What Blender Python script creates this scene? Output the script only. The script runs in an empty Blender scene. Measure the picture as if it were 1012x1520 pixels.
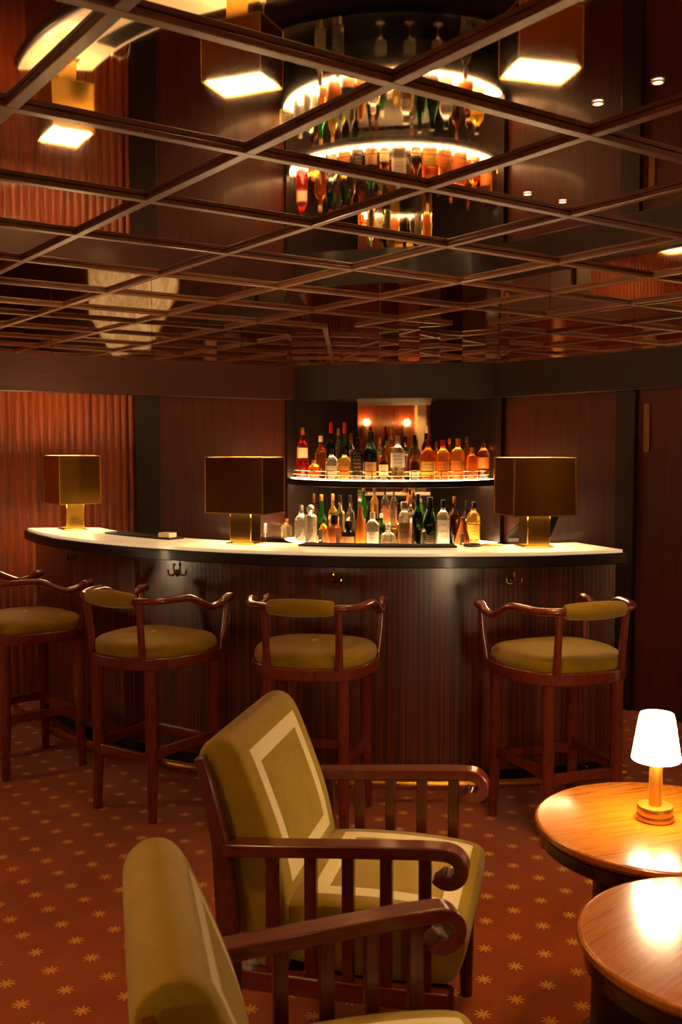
import bpy, bmesh, math, random
from math import sin, cos, radians as R, pi, atan2, hypot
from mathutils import Vector, Matrix

random.seed(7)
S = bpy.context.scene
COL = S.collection

# ------------------------------------------------------------------ camera
cam_data = bpy.data.cameras.new('camera')
cam = bpy.data.objects.new('camera', cam_data)
COL.objects.link(cam)
cam.location = (0, 0, 1.6)
cam.rotation_euler = (R(90 - 3.8), 0, 0)
cam_data.sensor_fit = 'VERTICAL'
cam_data.sensor_height = 36.0
cam_data.lens = 1478.0 / 1520.0 * 36.0
cam_data.clip_start = 0.05
cam_data.dof.use_dof = True
cam_data.dof.focus_distance = 3.9
cam_data.dof.aperture_fstop = 5.0
S.camera = cam

# ------------------------------------------------------------------ world, exposure
w = bpy.data.worlds.new('room_air')
S.world = w
w.use_nodes = True
w.node_tree.nodes['Background'].inputs[0].default_value = (1.0, 0.55, 0.25, 1)
w.node_tree.nodes['Background'].inputs[1].default_value = 0.006
S.view_settings.view_transform = 'Standard'
S.view_settings.look = 'None'
S.view_settings.gamma = 1.0
S.view_settings.exposure = 0.12
S.cycles.glossy_bounces = 8
S.cycles.transmission_bounces = 12
S.cycles.max_bounces = 14
S.cycles.sample_clamp_indirect = 6.0

WARM = (1.0, 0.56, 0.20)
WARMER = (1.0, 0.43, 0.12)
LAMP_TABLE = 60.0        # shade emission of the small table lamps
LAMP_BULB = 7.0         # bulb inside them, watts
LAMP_BAR = 44.0          # diffuser emission of the brass bar lamps
SHELF_GLOW = 20.0
COUNTER_GLOW = 0.5
PIN_W = 22.0
FILL_W = 42.0           # wider fill downlights, added out of frame to brighten the room

# ------------------------------------------------------------------ room numbers
TH = R(35.2)                       # the walls stand turned against the camera
CU, SU = cos(TH), sin(TH)
U0, V0 = 4.88, 6.158               # the two walls that meet behind the bar
UB, VB = -3.6, -3.0                # the walls behind the camera
H = 2.445
BC = (0.398, 7.011)                # centre of the curved bar
SC = (0.38, 7.20)                  # centre of the curved back bar


def XY(u, v):
    return (u * CU - v * SU, u * SU + v * CU)


def bar_pt(r, deg, c=BC):
    a = R(deg)
    return (c[0] + r * sin(a), c[1] - r * cos(a))


# ------------------------------------------------------------------ materials
def lin(c):
    return tuple((x / 12.92 if x <= .04045 else ((x + .055) / 1.055) ** 2.4) for x in c)


def hexc(h):
    return lin(tuple(int(h[i:i + 2], 16) / 255 for i in (0, 2, 4)))


MATS = {}


def principled(name, color=(.5, .5, .5), rough=.5, metal=0., trans=0., coat=0., emit=None, estr=0., ior=1.45, sheen=0.):
    if name in MATS:
        return MATS[name]
    m = bpy.data.materials.new(name)
    m.use_nodes = True
    b = m.node_tree.nodes['Principled BSDF']
    b.inputs['Base Color'].default_value = (*color, 1)
    b.inputs['Roughness'].default_value = rough
    b.inputs['Metallic'].default_value = metal
    b.inputs['Transmission Weight'].default_value = trans
    b.inputs['Coat Weight'].default_value = coat
    b.inputs['Coat Roughness'].default_value = .12
    b.inputs['IOR'].default_value = ior
    b.inputs['Sheen Weight'].default_value = sheen
    if emit:
        b.inputs['Emission Color'].default_value = (*emit, 1)
        b.inputs['Emission Strength'].default_value = estr
    MATS[name] = m
    return m


class N:
    """small helper for node wiring"""
    def __init__(s, m):
        s.t = m.node_tree
        s.b = s.t.nodes['Principled BSDF']

    def n(s, typ, **kw):
        x = s.t.nodes.new(typ)
        for k, v in kw.items():
            setattr(x, k, v)
        return x

    def l(s, a, b):
        s.t.links.new(a, b)

    def math(s, op, a, b=None, c=None):
        x = s.n('ShaderNodeMath', operation=op)
        for i, v in enumerate((a, b, c)):
            if v is None:
                continue
            if isinstance(v, (int, float)):
                x.inputs[i].default_value = v
            else:
                s.l(v, x.inputs[i])
        return x.outputs[0]

    def obj(s):
        return s.n('ShaderNodeTexCoord').outputs['Object']

    def mapping(s, vec, scale=(1, 1, 1), rot=(0, 0, 0)):
        x = s.n('ShaderNodeMapping')
        x.inputs['Scale'].default_value = scale
        x.inputs['Rotation'].default_value = rot
        s.l(vec, x.inputs['Vector'])
        return x.outputs[0]

    def noise(s, vec, scale, detail=4, rough=.55, dist=0):
        x = s.n('ShaderNodeTexNoise')
        x.inputs['Scale'].default_value = scale
        x.inputs['Detail'].default_value = detail
        x.inputs['Roughness'].default_value = rough
        x.inputs['Distortion'].default_value = dist
        s.l(vec, x.inputs['Vector'])
        return x.outputs[0]

    def ramp(s, fac, stops):
        x = s.n('ShaderNodeValToRGB')
        e = x.color_ramp.elements
        while len(e) < len(stops):
            e.new(.5)
        for i, (p, c) in enumerate(stops):
            e[i].position = p
            e[i].color = (*c, 1)
        s.l(fac, x.inputs[0])
        return x.outputs[0]

    def mix(s, fac, a, b):
        x = s.n('ShaderNodeMix', data_type='RGBA')
        for i, v in ((0, fac), (6, a), (7, b)):
            if isinstance(v, (int, float)):
                x.inputs[i].default_value = v
            elif isinstance(v, tuple):
                x.inputs[i].default_value = (*v, 1)
            else:
                s.l(v, x.inputs[i])
        return x.outputs[2]

    def bump(s, h, strength=.3, dist=.01):
        x = s.n('ShaderNodeBump')
        x.inputs['Strength'].default_value = strength
        x.inputs['Distance'].default_value = dist
        s.l(h, x.inputs['Height'])
        s.l(x.outputs[0], s.b.inputs['Normal'])


def wood(name, dark, light, rough=.35, coat=.3, grain=(18, 18, 1.2), scale=4.0):
    """grain runs along the axis with the small scale value"""
    m = principled(name, dark, rough, coat=coat)
    k = N(m)
    v = k.mapping(k.obj(), grain)
    f = k.noise(v, scale, 6, .6, .4)
    k.l(k.ramp(f, [(.3, dark), (.52, light), (.72, dark)]), k.b.inputs['Base Color'])
    return m


M_WALLWOOD = wood('mahogany_panel', hexc('301109'), hexc('4c1d0f'), .42, .15, (9, 9, .5), 4)
M_DARKWOOD = wood('dark_stained_wood', hexc('120804'), hexc('200f08'), .42, .12, (14, 14, .8), 4)
M_FASCIA = wood('fascia_mahogany', hexc('240d06'), hexc('3c190c'), .45, .1, (1.2, 16, 22), 4)
M_BEAM = wood('ceiling_beam_wood', hexc('40200d'), hexc('5e3517'), .4, .2, (4, 4, 30), 3)
M_STOOL = wood('stool_mahogany', hexc('4a170b'), hexc('7c2f16'), .28, .6, (20, 20, 3), 4)
M_CHAIRWOOD = wood('armchair_mahogany', hexc('3e1007'), hexc('682310'), .3, .5, (3, 22, 22), 4)
M_SLATWOOD = wood('armchair_slat_mahogany', hexc('38100a'), hexc('5c1f0c'), .32, .4, (22, 22, 3), 4)
M_TABLE = wood('polished_table_veneer', hexc('98490b'), hexc('bd731b'), .24, .8, (1.2, 30, 30), 3)
M_TABLEEDGE = wood('polished_table_edge', hexc('2a1007'), hexc('421a0b'), .25, .7, (6, 6, 30), 3)
M_BRASS = principled('polished_brass', hexc('bf9a46'), .16, 1.)
M_BRASSRUB = principled('brushed_brass', hexc('c99a45'), .32, 1.)
M_GOLDLAMP = principled('satin_gold', hexc('e2ae44'), .38, 1.)
M_RAIL = principled('foot_rail_brass', hexc('dca646'), .30, 1.)
M_STEEL = principled('chrome', (.75, .72, .66), .12, 1.)
M_BLACK = principled('black_rubber', hexc('0e0c0a'), .6)
M_BLACKGLOSS = principled('black_gloss', hexc('0c0b0a'), .18)
M_PAPER = principled('cream_paper', hexc('efe2c8'), .8)
M_CREAMDOT = principled('cream_button', hexc('e8d9b0'), .5)


def make_walls():
    """fluted mahogany: rounded ribs along the wall"""
    m = principled('fluted_mahogany', hexc('4a1c0c'), .42, coat=.15)
    k = N(m)
    o = k.obj()
    f = k.noise(k.mapping(o, (9, 9, .45)), 4, 6, .6, .4)
    k.l(k.ramp(f, [(.3, hexc('561f08')), (.55, hexc('8c3c10')), (.75, hexc('561f08'))]), k.b.inputs['Base Color'])
    sep = k.n('ShaderNodeSeparateXYZ')
    k.l(o, sep.inputs[0])
    along = k.math('ADD', sep.outputs[0], sep.outputs[1])
    h = k.math('ABSOLUTE', k.math('SINE', k.math('MULTIPLY', along, pi / .050)))
    k.bump(h, .7, .02)
    return m


M_FLUTED = make_walls()


def make_barfront():
    m = principled('striped_bar_veneer', hexc('2a130a'), .42, coat=.95)
    k = N(m)
    k.b.inputs['Coat Roughness'].default_value = .24
    k.b.inputs['Coat IOR'].default_value = 1.6
    o = k.obj()
    sep = k.n('ShaderNodeSeparateXYZ')
    k.l(o, sep.inputs[0])
    ang = k.math('ARCTAN2', sep.outputs[0], k.math('MULTIPLY', sep.outputs[1], -1))
    arc = k.math('MULTIPLY', ang, 2.47)
    comb = k.n('ShaderNodeCombineXYZ')
    k.l(arc, comb.inputs[0])
    k.l(sep.outputs[2], comb.inputs[2])
    f1 = k.noise(k.mapping(comb.outputs[0], (42, 1, .35)), 1.0, 5, .65, .25)
    f2 = k.noise(k.mapping(comb.outputs[0], (130, 1, 1.0)), 1.0, 3, .6, .2)
    f = k.math('ADD', k.math('MULTIPLY', f1, .7), k.math('MULTIPLY', f2, .3))
    k.l(k.ramp(f, [(.36, hexc('150602')), (.48, hexc('4a1e0c')), (.56, hexc('6e3415')), (.66, hexc('200c05'))]), k.b.inputs['Base Color'])
    h = k.math('ABSOLUTE', k.math('SINE', k.math('MULTIPLY', arc, pi / .024)))
    k.bump(h, .22, .004)
    return m


M_BARFRONT = make_barfront()


def make_mirror():
    m = principled('bronze_mirror', (.84, .68, .52), .025, 1.)
    k = N(m)
    f = k.noise(k.mapping(k.obj(), (1, 1, 1)), 1.6, 2, .5)
    k.bump(f, .012, .05)
    return m


M_MIRROR = make_mirror()
M_CLEARMIRROR = principled('silver_mirror', (.80, .72, .62), .02, 1.)


def make_carpet():
    m = principled('star_carpet', hexc('7a3012'), .95, sheen=.2)
    k = N(m)
    k.b.inputs['Specular IOR Level'].default_value = .1
    o = k.obj()
    sep = k.n('ShaderNodeSeparateXYZ')
    k.l(o, sep.inputs[0])

    def cell(x, off, sp):
        q = k.math('DIVIDE', k.math('SUBTRACT', x, off), sp)
        return k.math('MULTIPLY', k.math('SUBTRACT', q, k.math('ROUND', q)), sp)
    cu = cell(sep.outputs[0], 1.102, .131)
    cv = cell(sep.outputs[1], .113, .1336)
    r = k.math('SQRT', k.math('ADD', k.math('MULTIPLY', cu, cu), k.math('MULTIPLY', cv, cv)))
    a = k.math('ADD', k.math('ARCTAN2', cv, cu), .61)
    petal = k.math('POWER', k.math('ABSOLUTE', k.math('COSINE', k.math('MULTIPLY', a, 4))), 2.2)
    rad = k.math('ADD', k.math('MULTIPLY', petal, .0180), .0110)
    d = k.math('DIVIDE', k.math('SUBTRACT', rad, r), .005)
    pile = k.noise(o, 260, 3, .7)
    d = k.math('ADD', d, k.math('MULTIPLY', k.math('SUBTRACT', pile, .5), 1.6))
    mask = k.n('ShaderNodeClamp')
    k.l(d, mask.inputs[0])
    blot = k.noise(o, 5, 3, .6)
    fib = k.noise(o, 420, 2, .8)
    base = k.ramp(k.math('ADD', k.math('MULTIPLY', blot, .35), k.math('MULTIPLY', fib, .65)),
                  [(.3, hexc('742c08')), (.7, hexc('b65618'))])
    k.l(k.mix(mask.outputs[0], base, hexc('dc9c3a')), k.b.inputs['Base Color'])
    k.bump(fib, .5, .004)
    return m


M_CARPET = make_carpet()


def make_fabric(name, ring=None):
    """olive wool; ring = (axis_a, centre_a, half_a, axis_b, centre_b, half_b, facing axis, band width)"""
    m = principled(name, hexc('8f7a2c'), .9, sheen=.3)
    k = N(m)
    k.b.inputs['Specular IOR Level'].default_value = .15
    o = k.obj()
    f = k.noise(o, 340, 3, .75)
    g = k.noise(o, 9, 3, .6)
    fac = k.math('ADD', k.math('MULTIPLY', f, .6), k.math('MULTIPLY', g, .4))
    c = k.ramp(fac, [(.3, hexc('7c6506')), (.7, hexc('b29116'))])
    if ring:
        ai, ca, ha, bi, cb, hb, fi, wd = ring
        sep = k.n('ShaderNodeSeparateXYZ')
        k.l(o, sep.inputs[0])
        da = k.math('SUBTRACT', k.math('ABSOLUTE', k.math('SUBTRACT', sep.outputs[ai], ca)), ha)
        db = k.math('SUBTRACT', k.math('ABSOLUTE', k.math('SUBTRACT', sep.outputs[bi], cb)), hb)
        d = k.math('MAXIMUM', da, db)
        inside = k.math('LESS_THAN', d, 0)
        outside = k.math('GREATER_THAN', d, -wd)
        nsep = k.n('ShaderNodeSeparateXYZ')
        k.l(k.n('ShaderNodeTexCoord').outputs['Normal'], nsep.inputs[0])
        up = k.math('GREATER_THAN', nsep.outputs[fi], .35)
        mask = k.math('MULTIPLY', k.math('MULTIPLY', inside, outside), up)
        c = k.mix(mask, c, k.ramp(f, [(.3, hexc('dcc98e')), (.7, hexc('f2e4ba'))]))
    k.l(c, k.b.inputs['Base Color'])
    k.bump(f, .35, .003)
    return m


M_FABRIC = make_fabric('olive_wool')
M_SEATFAB = make_fabric('olive_wool_ribbon_seat', (0, .065, .185, 1, 0, .205, 2, .042))
M_BACKFAB = make_fabric('olive_wool_ribbon_back', (1, 0, .200, 2, .215, .175, 0, .042))


def make_stone():
    m = principled('backlit_onyx', hexc('e9d9bb'), .25, coat=.3)
    k = N(m)
    f = k.noise(k.mapping(k.obj(), (1, 1, 1)), 5, 6, .6, 1.2)
    c = k.ramp(f, [(.3, hexc('d9bf8a')), (.6, hexc('efdcb4'))])
    k.l(c, k.b.inputs['Base Color'])
    k.b.inputs['Emission Color'].default_value = (1.0, .66, .34, 1)
    k.b.inputs['Emission Strength'].default_value = COUNTER_GLOW
    return m


M_STONE = make_stone()
M_SHELFGLOW = principled('lit_shelf_glass', hexc('f3e4c6'), .3, emit=(1, .60, .27), estr=SHELF_GLOW)
M_ADDED_STRIP = principled('added_lit_strip', hexc('f3e4c6'), .3, emit=(1, .60, .27), estr=20.0)
M_DIFFUSER = principled('lit_diffuser', hexc('fff2d8'), .5, emit=(1, .66, .32), estr=LAMP_BAR)
M_SHADE = principled('glowing_lamp_shade', hexc('fff1d6'), .6, emit=(1, .74, .42), estr=LAMP_TABLE)
M_PIN = principled('lit_pin_spot', (1, .8, .5), .5, emit=(1, .6, .25), estr=12)


def make_alabaster():
    m = principled('backlit_alabaster', hexc('d8c49a'), .5)
    k = N(m)
    f = k.noise(k.obj(), 2.2, 7, .65, 1.5)
    c = k.ramp(f, [(.40, hexc('e6cf9a')), (.50, hexc('b8955a')), (.56, hexc('e6cf9a'))])
    k.l(c, k.b.inputs['Base Color'])
    k.l(c, k.b.inputs['Emission Color'])
    k.b.inputs['Emission Strength'].default_value = .55
    return m


M_ALABASTER = make_alabaster()
M_MARBLE = principled('cream_marble', hexc('d9c8a2'), .4)
M_SCONCE = principled('lit_sconce', (1, .6, .3), .5, emit=WARMER, estr=3)

# ------------------------------------------------------------------ mesh helpers


class MB:
    def __init__(s):
        s.bm = bmesh.new()

    def box(s, c, size, rot=None):
        mat = Matrix.Translation(c) @ (rot if rot else Matrix()) @ Matrix.Diagonal((*size, 1))
        bmesh.ops.create_cube(s.bm, size=1, matrix=mat)
        return s

    def poly(s, pts, z0, z1, ops=None):
        """extrude a 2D outline (x, y) from z0 to z1"""
        a = [s.bm.verts.new((x, y, z0)) for x, y in pts]
        b = [s.bm.verts.new((x, y, z1)) for x, y in pts]
        n = len(pts)
        s.bm.faces.new(a[::-1])
        s.bm.faces.new(b)
        for i in range(n):
            s.bm.faces.new((a[i], a[(i + 1) % n], b[(i + 1) % n], b[i]))
        return s

    def strip(s, lower, upper, y0, y1):
        """two matching (x, z) polylines joined to a bar that runs from y0 to y1"""
        n = len(lower)
        v = {}
        for j, y in enumerate((y0, y1)):
            for i in range(n):
                v[0, i, j] = s.bm.verts.new((lower[i][0], y, lower[i][1]))
                v[1, i, j] = s.bm.verts.new((upper[i][0], y, upper[i][1]))
        for i in range(n - 1):
            s.bm.faces.new((v[1, i, 0], v[1, i + 1, 0], v[1, i + 1, 1], v[1, i, 1]))
            s.bm.faces.new((v[0, i, 0], v[0, i, 1], v[0, i + 1, 1], v[0, i + 1, 0]))
            s.bm.faces.new((v[0, i, 0], v[0, i + 1, 0], v[1, i + 1, 0], v[1, i, 0]))
            s.bm.faces.new((v[0, i, 1], v[1, i, 1], v[1, i + 1, 1], v[0, i + 1, 1]))
        for i in (0, n - 1):
            s.bm.faces.new((v[0, i, 0], v[1, i, 0], v[1, i, 1], v[0, i, 1]))
        return s

    def lathe(s, prof, seg=32, c=(0, 0, 0), ex=2.0, ay=1.0, a0=None, a1=None, cap=True):
        """profile of (r, z); ex > 2 squares the section, ay flattens it; a0..a1 gives a partial turn"""
        part = a0 is not None
        cnt = seg + 1 if part else seg
        rings = []
        for r, z in prof:
            ring = []
            for i in range(cnt):
                t = (a0 + (a1 - a0) * i / seg) if part else 2 * pi * i / seg
                x, y = cos(t), sin(t)
                if ex != 2.0:
                    q = (abs(x) ** ex + abs(y) ** ex) ** (-1 / ex)
                    x, y = x * q, y * q
                ring.append(s.bm.verts.new((c[0] + r * x, c[1] + r * y * ay, c[2] + z)))
            rings.append(ring)
        for k in range(len(rings) - 1):
            for i in range(seg):
                j = (i + 1) if part else (i + 1) % seg
                s.bm.faces.new((rings[k][i], rings[k][j], rings[k + 1][j], rings[k + 1][i]))
        if cap and not part:
            if prof[0][0] > 1e-4:
                s.bm.faces.new(rings[0][::-1])
            if prof[-1][0] > 1e-4:
                s.bm.faces.new(rings[-1])
        return s

    def tube(s, path, rad, seg=12, closed=False, ends=True, flat=1.0):
        """round bar along a path; rad a number or one per point"""
        P = [Vector(p) for p in path]
        n = len(P)
        rr = rad if isinstance(rad, (list, tuple)) else [rad] * n
        rings = []
        up = Vector((0, 0, 1))
        for i in range(n):
            if closed:
                t = (P[(i + 1) % n] - P[i - 1])
            else:
                t = P[min(i + 1, n - 1)] - P[max(i - 1, 0)]
            t.normalize()
            ref = up if abs(t.z) < .9 else Vector((1, 0, 0))
            a = t.cross(ref).normalized()
            b = a.cross(t).normalized()
            rings.append([s.bm.verts.new(P[i] + (a * cos(2 * pi * k / seg) + b * sin(2 * pi * k / seg) * flat) * rr[i]) for k in range(seg)])
        m = n if closed else n - 1
        for i in range(m):
            A, B = rings[i], rings[(i + 1) % n]
            for k in range(seg):
                s.bm.faces.new((A[k], A[(k + 1) % seg], B[(k + 1) % seg], B[k]))
        if ends and not closed:
            s.bm.faces.new(rings[0][::-1])
            s.bm.faces.new(rings[-1])
        return s

    def build(s, name, mat, parent=None, loc=None, bevel=0, seg=2, subdiv=0, smooth=True, rot=None):
        bmesh.ops.remove_doubles(s.bm, verts=s.bm.verts, dist=1e-5)
        bmesh.ops.recalc_face_normals(s.bm, faces=s.bm.faces)
        me = bpy.data.meshes.new(name)
        s.bm.to_mesh(me)
        s.bm.free()
        if smooth:
            for p in me.polygons:
                p.use_smooth = True
            me.set_sharp_from_angle(angle=R(38))
        me.materials.append(mat)
        o = bpy.data.objects.new(name, me)
        COL.objects.link(o)
        if parent:
            o.parent = parent
        if loc:
            o.location = loc
        if rot:
            o.rotation_euler = rot
        if bevel:
            b = o.modifiers.new('edge', 'BEVEL')
            b.width = bevel
            b.segments = seg
            b.limit_method = 'ANGLE'
            b.angle_limit = R(40)
            b.harden_normals = False
        if subdiv:
            d = o.modifiers.new('soft', 'SUBSURF')
            d.levels = d.render_levels = subdiv
        return o


def catmull(pts, k=6, closed=False):
    P = [Vector(p) for p in pts]
    n = len(P)
    out = []
    rng = n if closed else n - 1
    for i in range(rng):
        if closed:
            p0, p1, p2, p3 = P[i - 1], P[i], P[(i + 1) % n], P[(i + 2) % n]
        else:
            p0, p1, p2, p3 = P[max(i - 1, 0)], P[i], P[i + 1], P[min(i + 2, n - 1)]
        for j in range(k):
            t = j / k
            out.append(.5 * ((2 * p1) + (p2 - p0) * t + (2 * p0 - 5 * p1 + 4 * p2 - p3) * t * t + (3 * p1 - p0 - 3 * p2 + p3) * t ** 3))
    if not closed:
        out.append(P[-1])
    return out


def tag(o, label=None, cat=None, group=None, kind=None):
    if label:
        o['label'] = label
    if cat:
        o['category'] = cat
    if group:
        o['group'] = group
    if kind:
        o['kind'] = kind
    return o


def thing(name, label, cat, loc=(0, 0, 0), rz=0., group=None):
    o = bpy.data.objects.new(name, None)
    COL.objects.link(o)
    o.empty_display_size = .1
    o.location = loc
    o.rotation_euler = (0, 0, rz)
    return tag(o, label, cat, group)


def copy_tree(o, parent=None):
    c = o.copy()
    COL.objects.link(c)
    if parent:
        c.parent = parent
    for ch in list(o.children):
        copy_tree(ch, c)
    return c


def struct(o, label=None, cat=None):
    return tag(o, label, cat, None, 'structure')


def sector(r0, r1, a0, a1, n=64, b0=None, b1=None):
    """outline of a ring piece about the local origin, angles from -Y; b0..b1 for the inner edge"""
    b0 = a0 if b0 is None else b0
    b1 = a1 if b1 is None else b1
    out = [bar_pt(r1, a0 + (a1 - a0) * i / n, (0, 0)) for i in range(n + 1)]
    out += [bar_pt(r0, b1 + (b0 - b1) * i / n, (0, 0)) for i in range(n + 1)]
    return out


# ------------------------------------------------------------------ room shell (local axes u, v along the walls)
RZ = (0, 0, TH)
struct(MB().box(((UB + U0) / 2, (VB + V0) / 2, -.05), (U0 - UB + .4, V0 - VB + .4, .1)).build('floor', M_CARPET, rot=RZ, smooth=False),
       'rust red carpet woven with small golden stars', 'carpet')
struct(MB().box(((UB + U0) / 2, (VB + V0) / 2, H + .05), (U0 - UB + .4, V0 - VB + .4, .1)).build('ceiling', M_MIRROR, rot=RZ, smooth=False),
       'dark bronze mirror ceiling', 'ceiling')
struct(MB().box(((UB + U0) / 2, V0 + .1, H / 2), (U0 - UB + .4, .2, H)).build('wall_left', M_FLUTED, rot=RZ, smooth=False),
       'fluted mahogany wall on the left behind the bar', 'wall')
struct(MB().box((U0 + .1, (VB + V0) / 2, H / 2), (.2, V0 - VB + .4, H)).build('wall_right', M_WALLWOOD, rot=RZ, smooth=False),
       'dark mahogany panelled wall on the right', 'wall')
struct(MB().box((UB - .1, (VB + V0) / 2, H / 2), (.2, V0 - VB + .4, H)).build('wall_side', M_FLUTED, rot=RZ, smooth=False))
struct(MB().box(((UB + U0) / 2, VB - .1, H / 2), (U0 - UB + .4, .2, H)).build('wall_rear', M_WALLWOOD, rot=RZ, smooth=False))

tn = [0]


def trim(mb, mat, label=None, cat='trim', **kw):
    tn[0] += 1
    return struct(mb.build('trim_%d' % tn[0], mat, rot=RZ, **kw), label, cat)


GU, GV, GP = 1.4585, 1.858, .673
BW, BD = .034, .0155
u = GU - 7 * GP
while u < U0:
    trim(MB().box((u, (VB + V0) / 2, H - BD / 2), (BW, V0 - VB, BD)), M_BEAM, cat='ceiling beam', bevel=.003, smooth=False)
    u += GP
v = GV - 7 * GP
while v < V0 - .1:
    trim(MB().box(((UB + U0) / 2, v, H - BD / 2 - .001), (U0 - UB, BW, BD)), M_BEAM, cat='ceiling beam', bevel=.003, smooth=False)
    v += GP

# mirror frieze and wooden fascia under it, wall by wall
ZF, ZB = 2.165, 1.93
u = GU - 5 * GP
while u < 3.9:
    u1 = min(u + GP, 3.95)
    trim(MB().box(((u + u1) / 2, V0 - .014, (ZF + H) / 2), (u1 - u - .004, .012, H - ZF)), M_MIRROR, cat='frieze mirror', smooth=False)
    u += GP
v = GV + GP
while v < 4.9:
    v1 = min(v + GP, 5.0)
    trim(MB().box((U0 - .014, (v + v1) / 2, (ZF + H) / 2), (.012, v1 - v - .004, H - ZF)), M_MIRROR, cat='frieze mirror', smooth=False)
    v += GP
trim(MB().box(((UB + 3.95) / 2, V0 - .03, (ZF + ZB) / 2), (3.95 - UB, .06, ZF - ZB)), M_FASCIA, 'mahogany fascia along the left wall', bevel=.004, smooth=False)
trim(MB().box((U0 - .03, (2.636 + 5.0) / 2, (ZF + ZB) / 2), (.06, 5.0 - 2.636, ZF - ZB)), M_DARKWOOD, 'dark fascia along the right wall', bevel=.004, smooth=False)

# canopy over the back bar: bows out between the two walls
A, B = Vector((3.86, V0)), Vector((U0, 4.98))
mid = (A + B) / 2
nrm = Vector((-(B - A).y, (B - A).x)).normalized()
if nrm.dot(Vector((0, 0)) - mid) < 0:
    nrm = -nrm


def bow(n, sag, inset=0.):
    pts = []
    for i in range(n + 1):
        t = i / n
        p = A.lerp(B, t) + nrm * (sag * 4 * t * (1 - t) - inset)
        pts.append((p.x, p.y))
    return pts


trim(MB().poly(bow(24, .13) + [(U0, V0)], ZB, ZF), M_DARKWOOD, 'dark bowed fascia over the back bar', smooth=True)
trim(MB().poly([(x + random.uniform(-.012, .012), y + random.uniform(-.012, .012)) for x, y in bow(11, .13, .03)] + [(U0, V0)], ZF, H), M_MIRROR, 'faceted mirror frieze over the back bar', smooth=False)

# pilasters, corner mirror, panels
for (a, b) in ((2.67, 2.845), (3.84, 3.90)):
    trim(MB().box(((a + b) / 2, V0 - .02, ZB / 2), (b - a, .04, ZB)), M_DARKWOOD, 'dark upright strip on the left wall', bevel=.004, smooth=False)
for (a, b) in ((3.84, 3.985), (4.96, 5.02)):
    trim(MB().box((U0 - .02, (a + b) / 2, ZB / 2), (.04, b - a, ZB)), M_DARKWOOD, 'dark upright strip on the right wall', bevel=.004, smooth=False)
trim(MB().box(((2.845 + 3.84) / 2, V0 - .006, ZB / 2), (3.84 - 2.845, .012, ZB)), M_WALLWOOD, 'mahogany panel left of the back bar', smooth=False)
trim(MB().box(((3.90 + 4.5) / 2, V0 - .008, ZB / 2), (.6, .016, ZB)), M_DARKWOOD, 'dark niche panel left of the corner mirror', smooth=False)
trim(MB().box((U0 - .008, (5.02 + 5.74) / 2, ZB / 2), (.016, .72, ZB)), M_DARKWOOD, 'dark niche panel right of the corner mirror', smooth=False)
trim(MB().poly([(4.50, V0 - .001), (4.485, V0 - .02), (4.86, 5.725), (U0 - .001, 5.737)], .95, ZB), M_CLEARMIRROR, 'tall mirror across the corner', smooth=False)
trim(MB().box((U0 - .003, (3.84 + 2.6) / 2, ZB / 2), (.006, 1.24, ZB - .02)), M_WALLWOOD, 'flat mahogany panel at the right edge', smooth=False)

px, py = XY(U0 - .012, 3.775)
tag(MB().box((0, 0, 0), (.010, .042, .29)).build('wall_plate', principled('dull_brass_plate', hexc('8f6a3c'), .4, .8), loc=(px, py, 1.705), rot=RZ, bevel=.003),
    'narrow upright brass plate on the panel at the right edge', 'plate')

# lit marble octagon on the right wall, outside the frame, that the frieze and the ceiling mirror show
o = thing('marble_panel', 'large lit cream marble octagon, seen in the mirror frieze at upper left', 'wall panel', (*XY(U0, 1.06), 1.20), TH)
ring8 = [(1.06 * cos(R(22.5 + 45 * i)), 1.36 * sin(R(22.5 + 45 * i))) for i in range(8)]
rot = Matrix.Rotation(R(-90), 4, 'Y')


def oct_mb(sc, d0, d1):
    m = MB().poly([(x * sc, y * sc) for x, y in ring8], d0, d1)
    m.bm.transform(rot)
    return m


oct_mb(1.0, .001, .05).build('panel', M_ALABASTER, o, smooth=False)
oct_mb(1.03, .0, .03).build('frame', M_BRASSRUB, o, smooth=False)

# marble pilasters and amber wall lights behind the camera, seen in the corner mirror and the lamp shades
trim(MB().box((UB + .04, .09, H / 2), (.08, .19, H)), M_MARBLE, 'cream marble pilaster seen in the corner mirror', smooth=False)
trim(MB().box((3.92, VB + .04, H / 2), (.21, .08, H)), M_MARBLE, 'cream marble pilaster seen in the right lamp shade', smooth=False)
for q in (-2.0, 2.0, 3.6):
    trim(MB().box((UB + .04, q, H / 2), (.08, .19, H)), M_MARBLE, cat='marble pilaster', smooth=False)
for q in (-2.4, -.4, 1.7):
    trim(MB().box((q, VB + .04, H / 2), (.21, .08, H)), M_MARBLE, cat='marble pilaster', smooth=False)
for i, vv in enumerate((1.22, .40)):
    x, y = XY(UB + .06, vv)
    o = thing('wall_sconce', ('amber wall light behind the camera, left one in the corner mirror', 'amber wall light behind the camera, right one in the corner mirror')[i], 'wall light', (x, y, 1.86), TH, 'amber wall lights behind the camera')
    MB().lathe([(.03, -.10), (.055, -.09), (.062, .0), (.064, .10), (.060, .10), (.056, .0), (.03, -.085)], 24, cap=False).build('cup', M_BRASSRUB, o)
    MB().lathe([(0, .06), (.055, .065), (.055, .07), (0, .075)], 20).build('lens', M_SCONCE, o)
    MB().box((-.04, 0, 0), (.05, .05, .12)).build('back_plate', M_BRASSRUB, o)
    ld = bpy.data.lights.new('sconce_light', 'POINT')
    ld.energy = 8
    ld.color = WARMER
    ld.shadow_soft_size = .04
    lo = bpy.data.objects.new('sconce_light', ld)
    COL.objects.link(lo)
    lo.parent = o
    lo.location = (.02, 0, .14)

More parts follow.
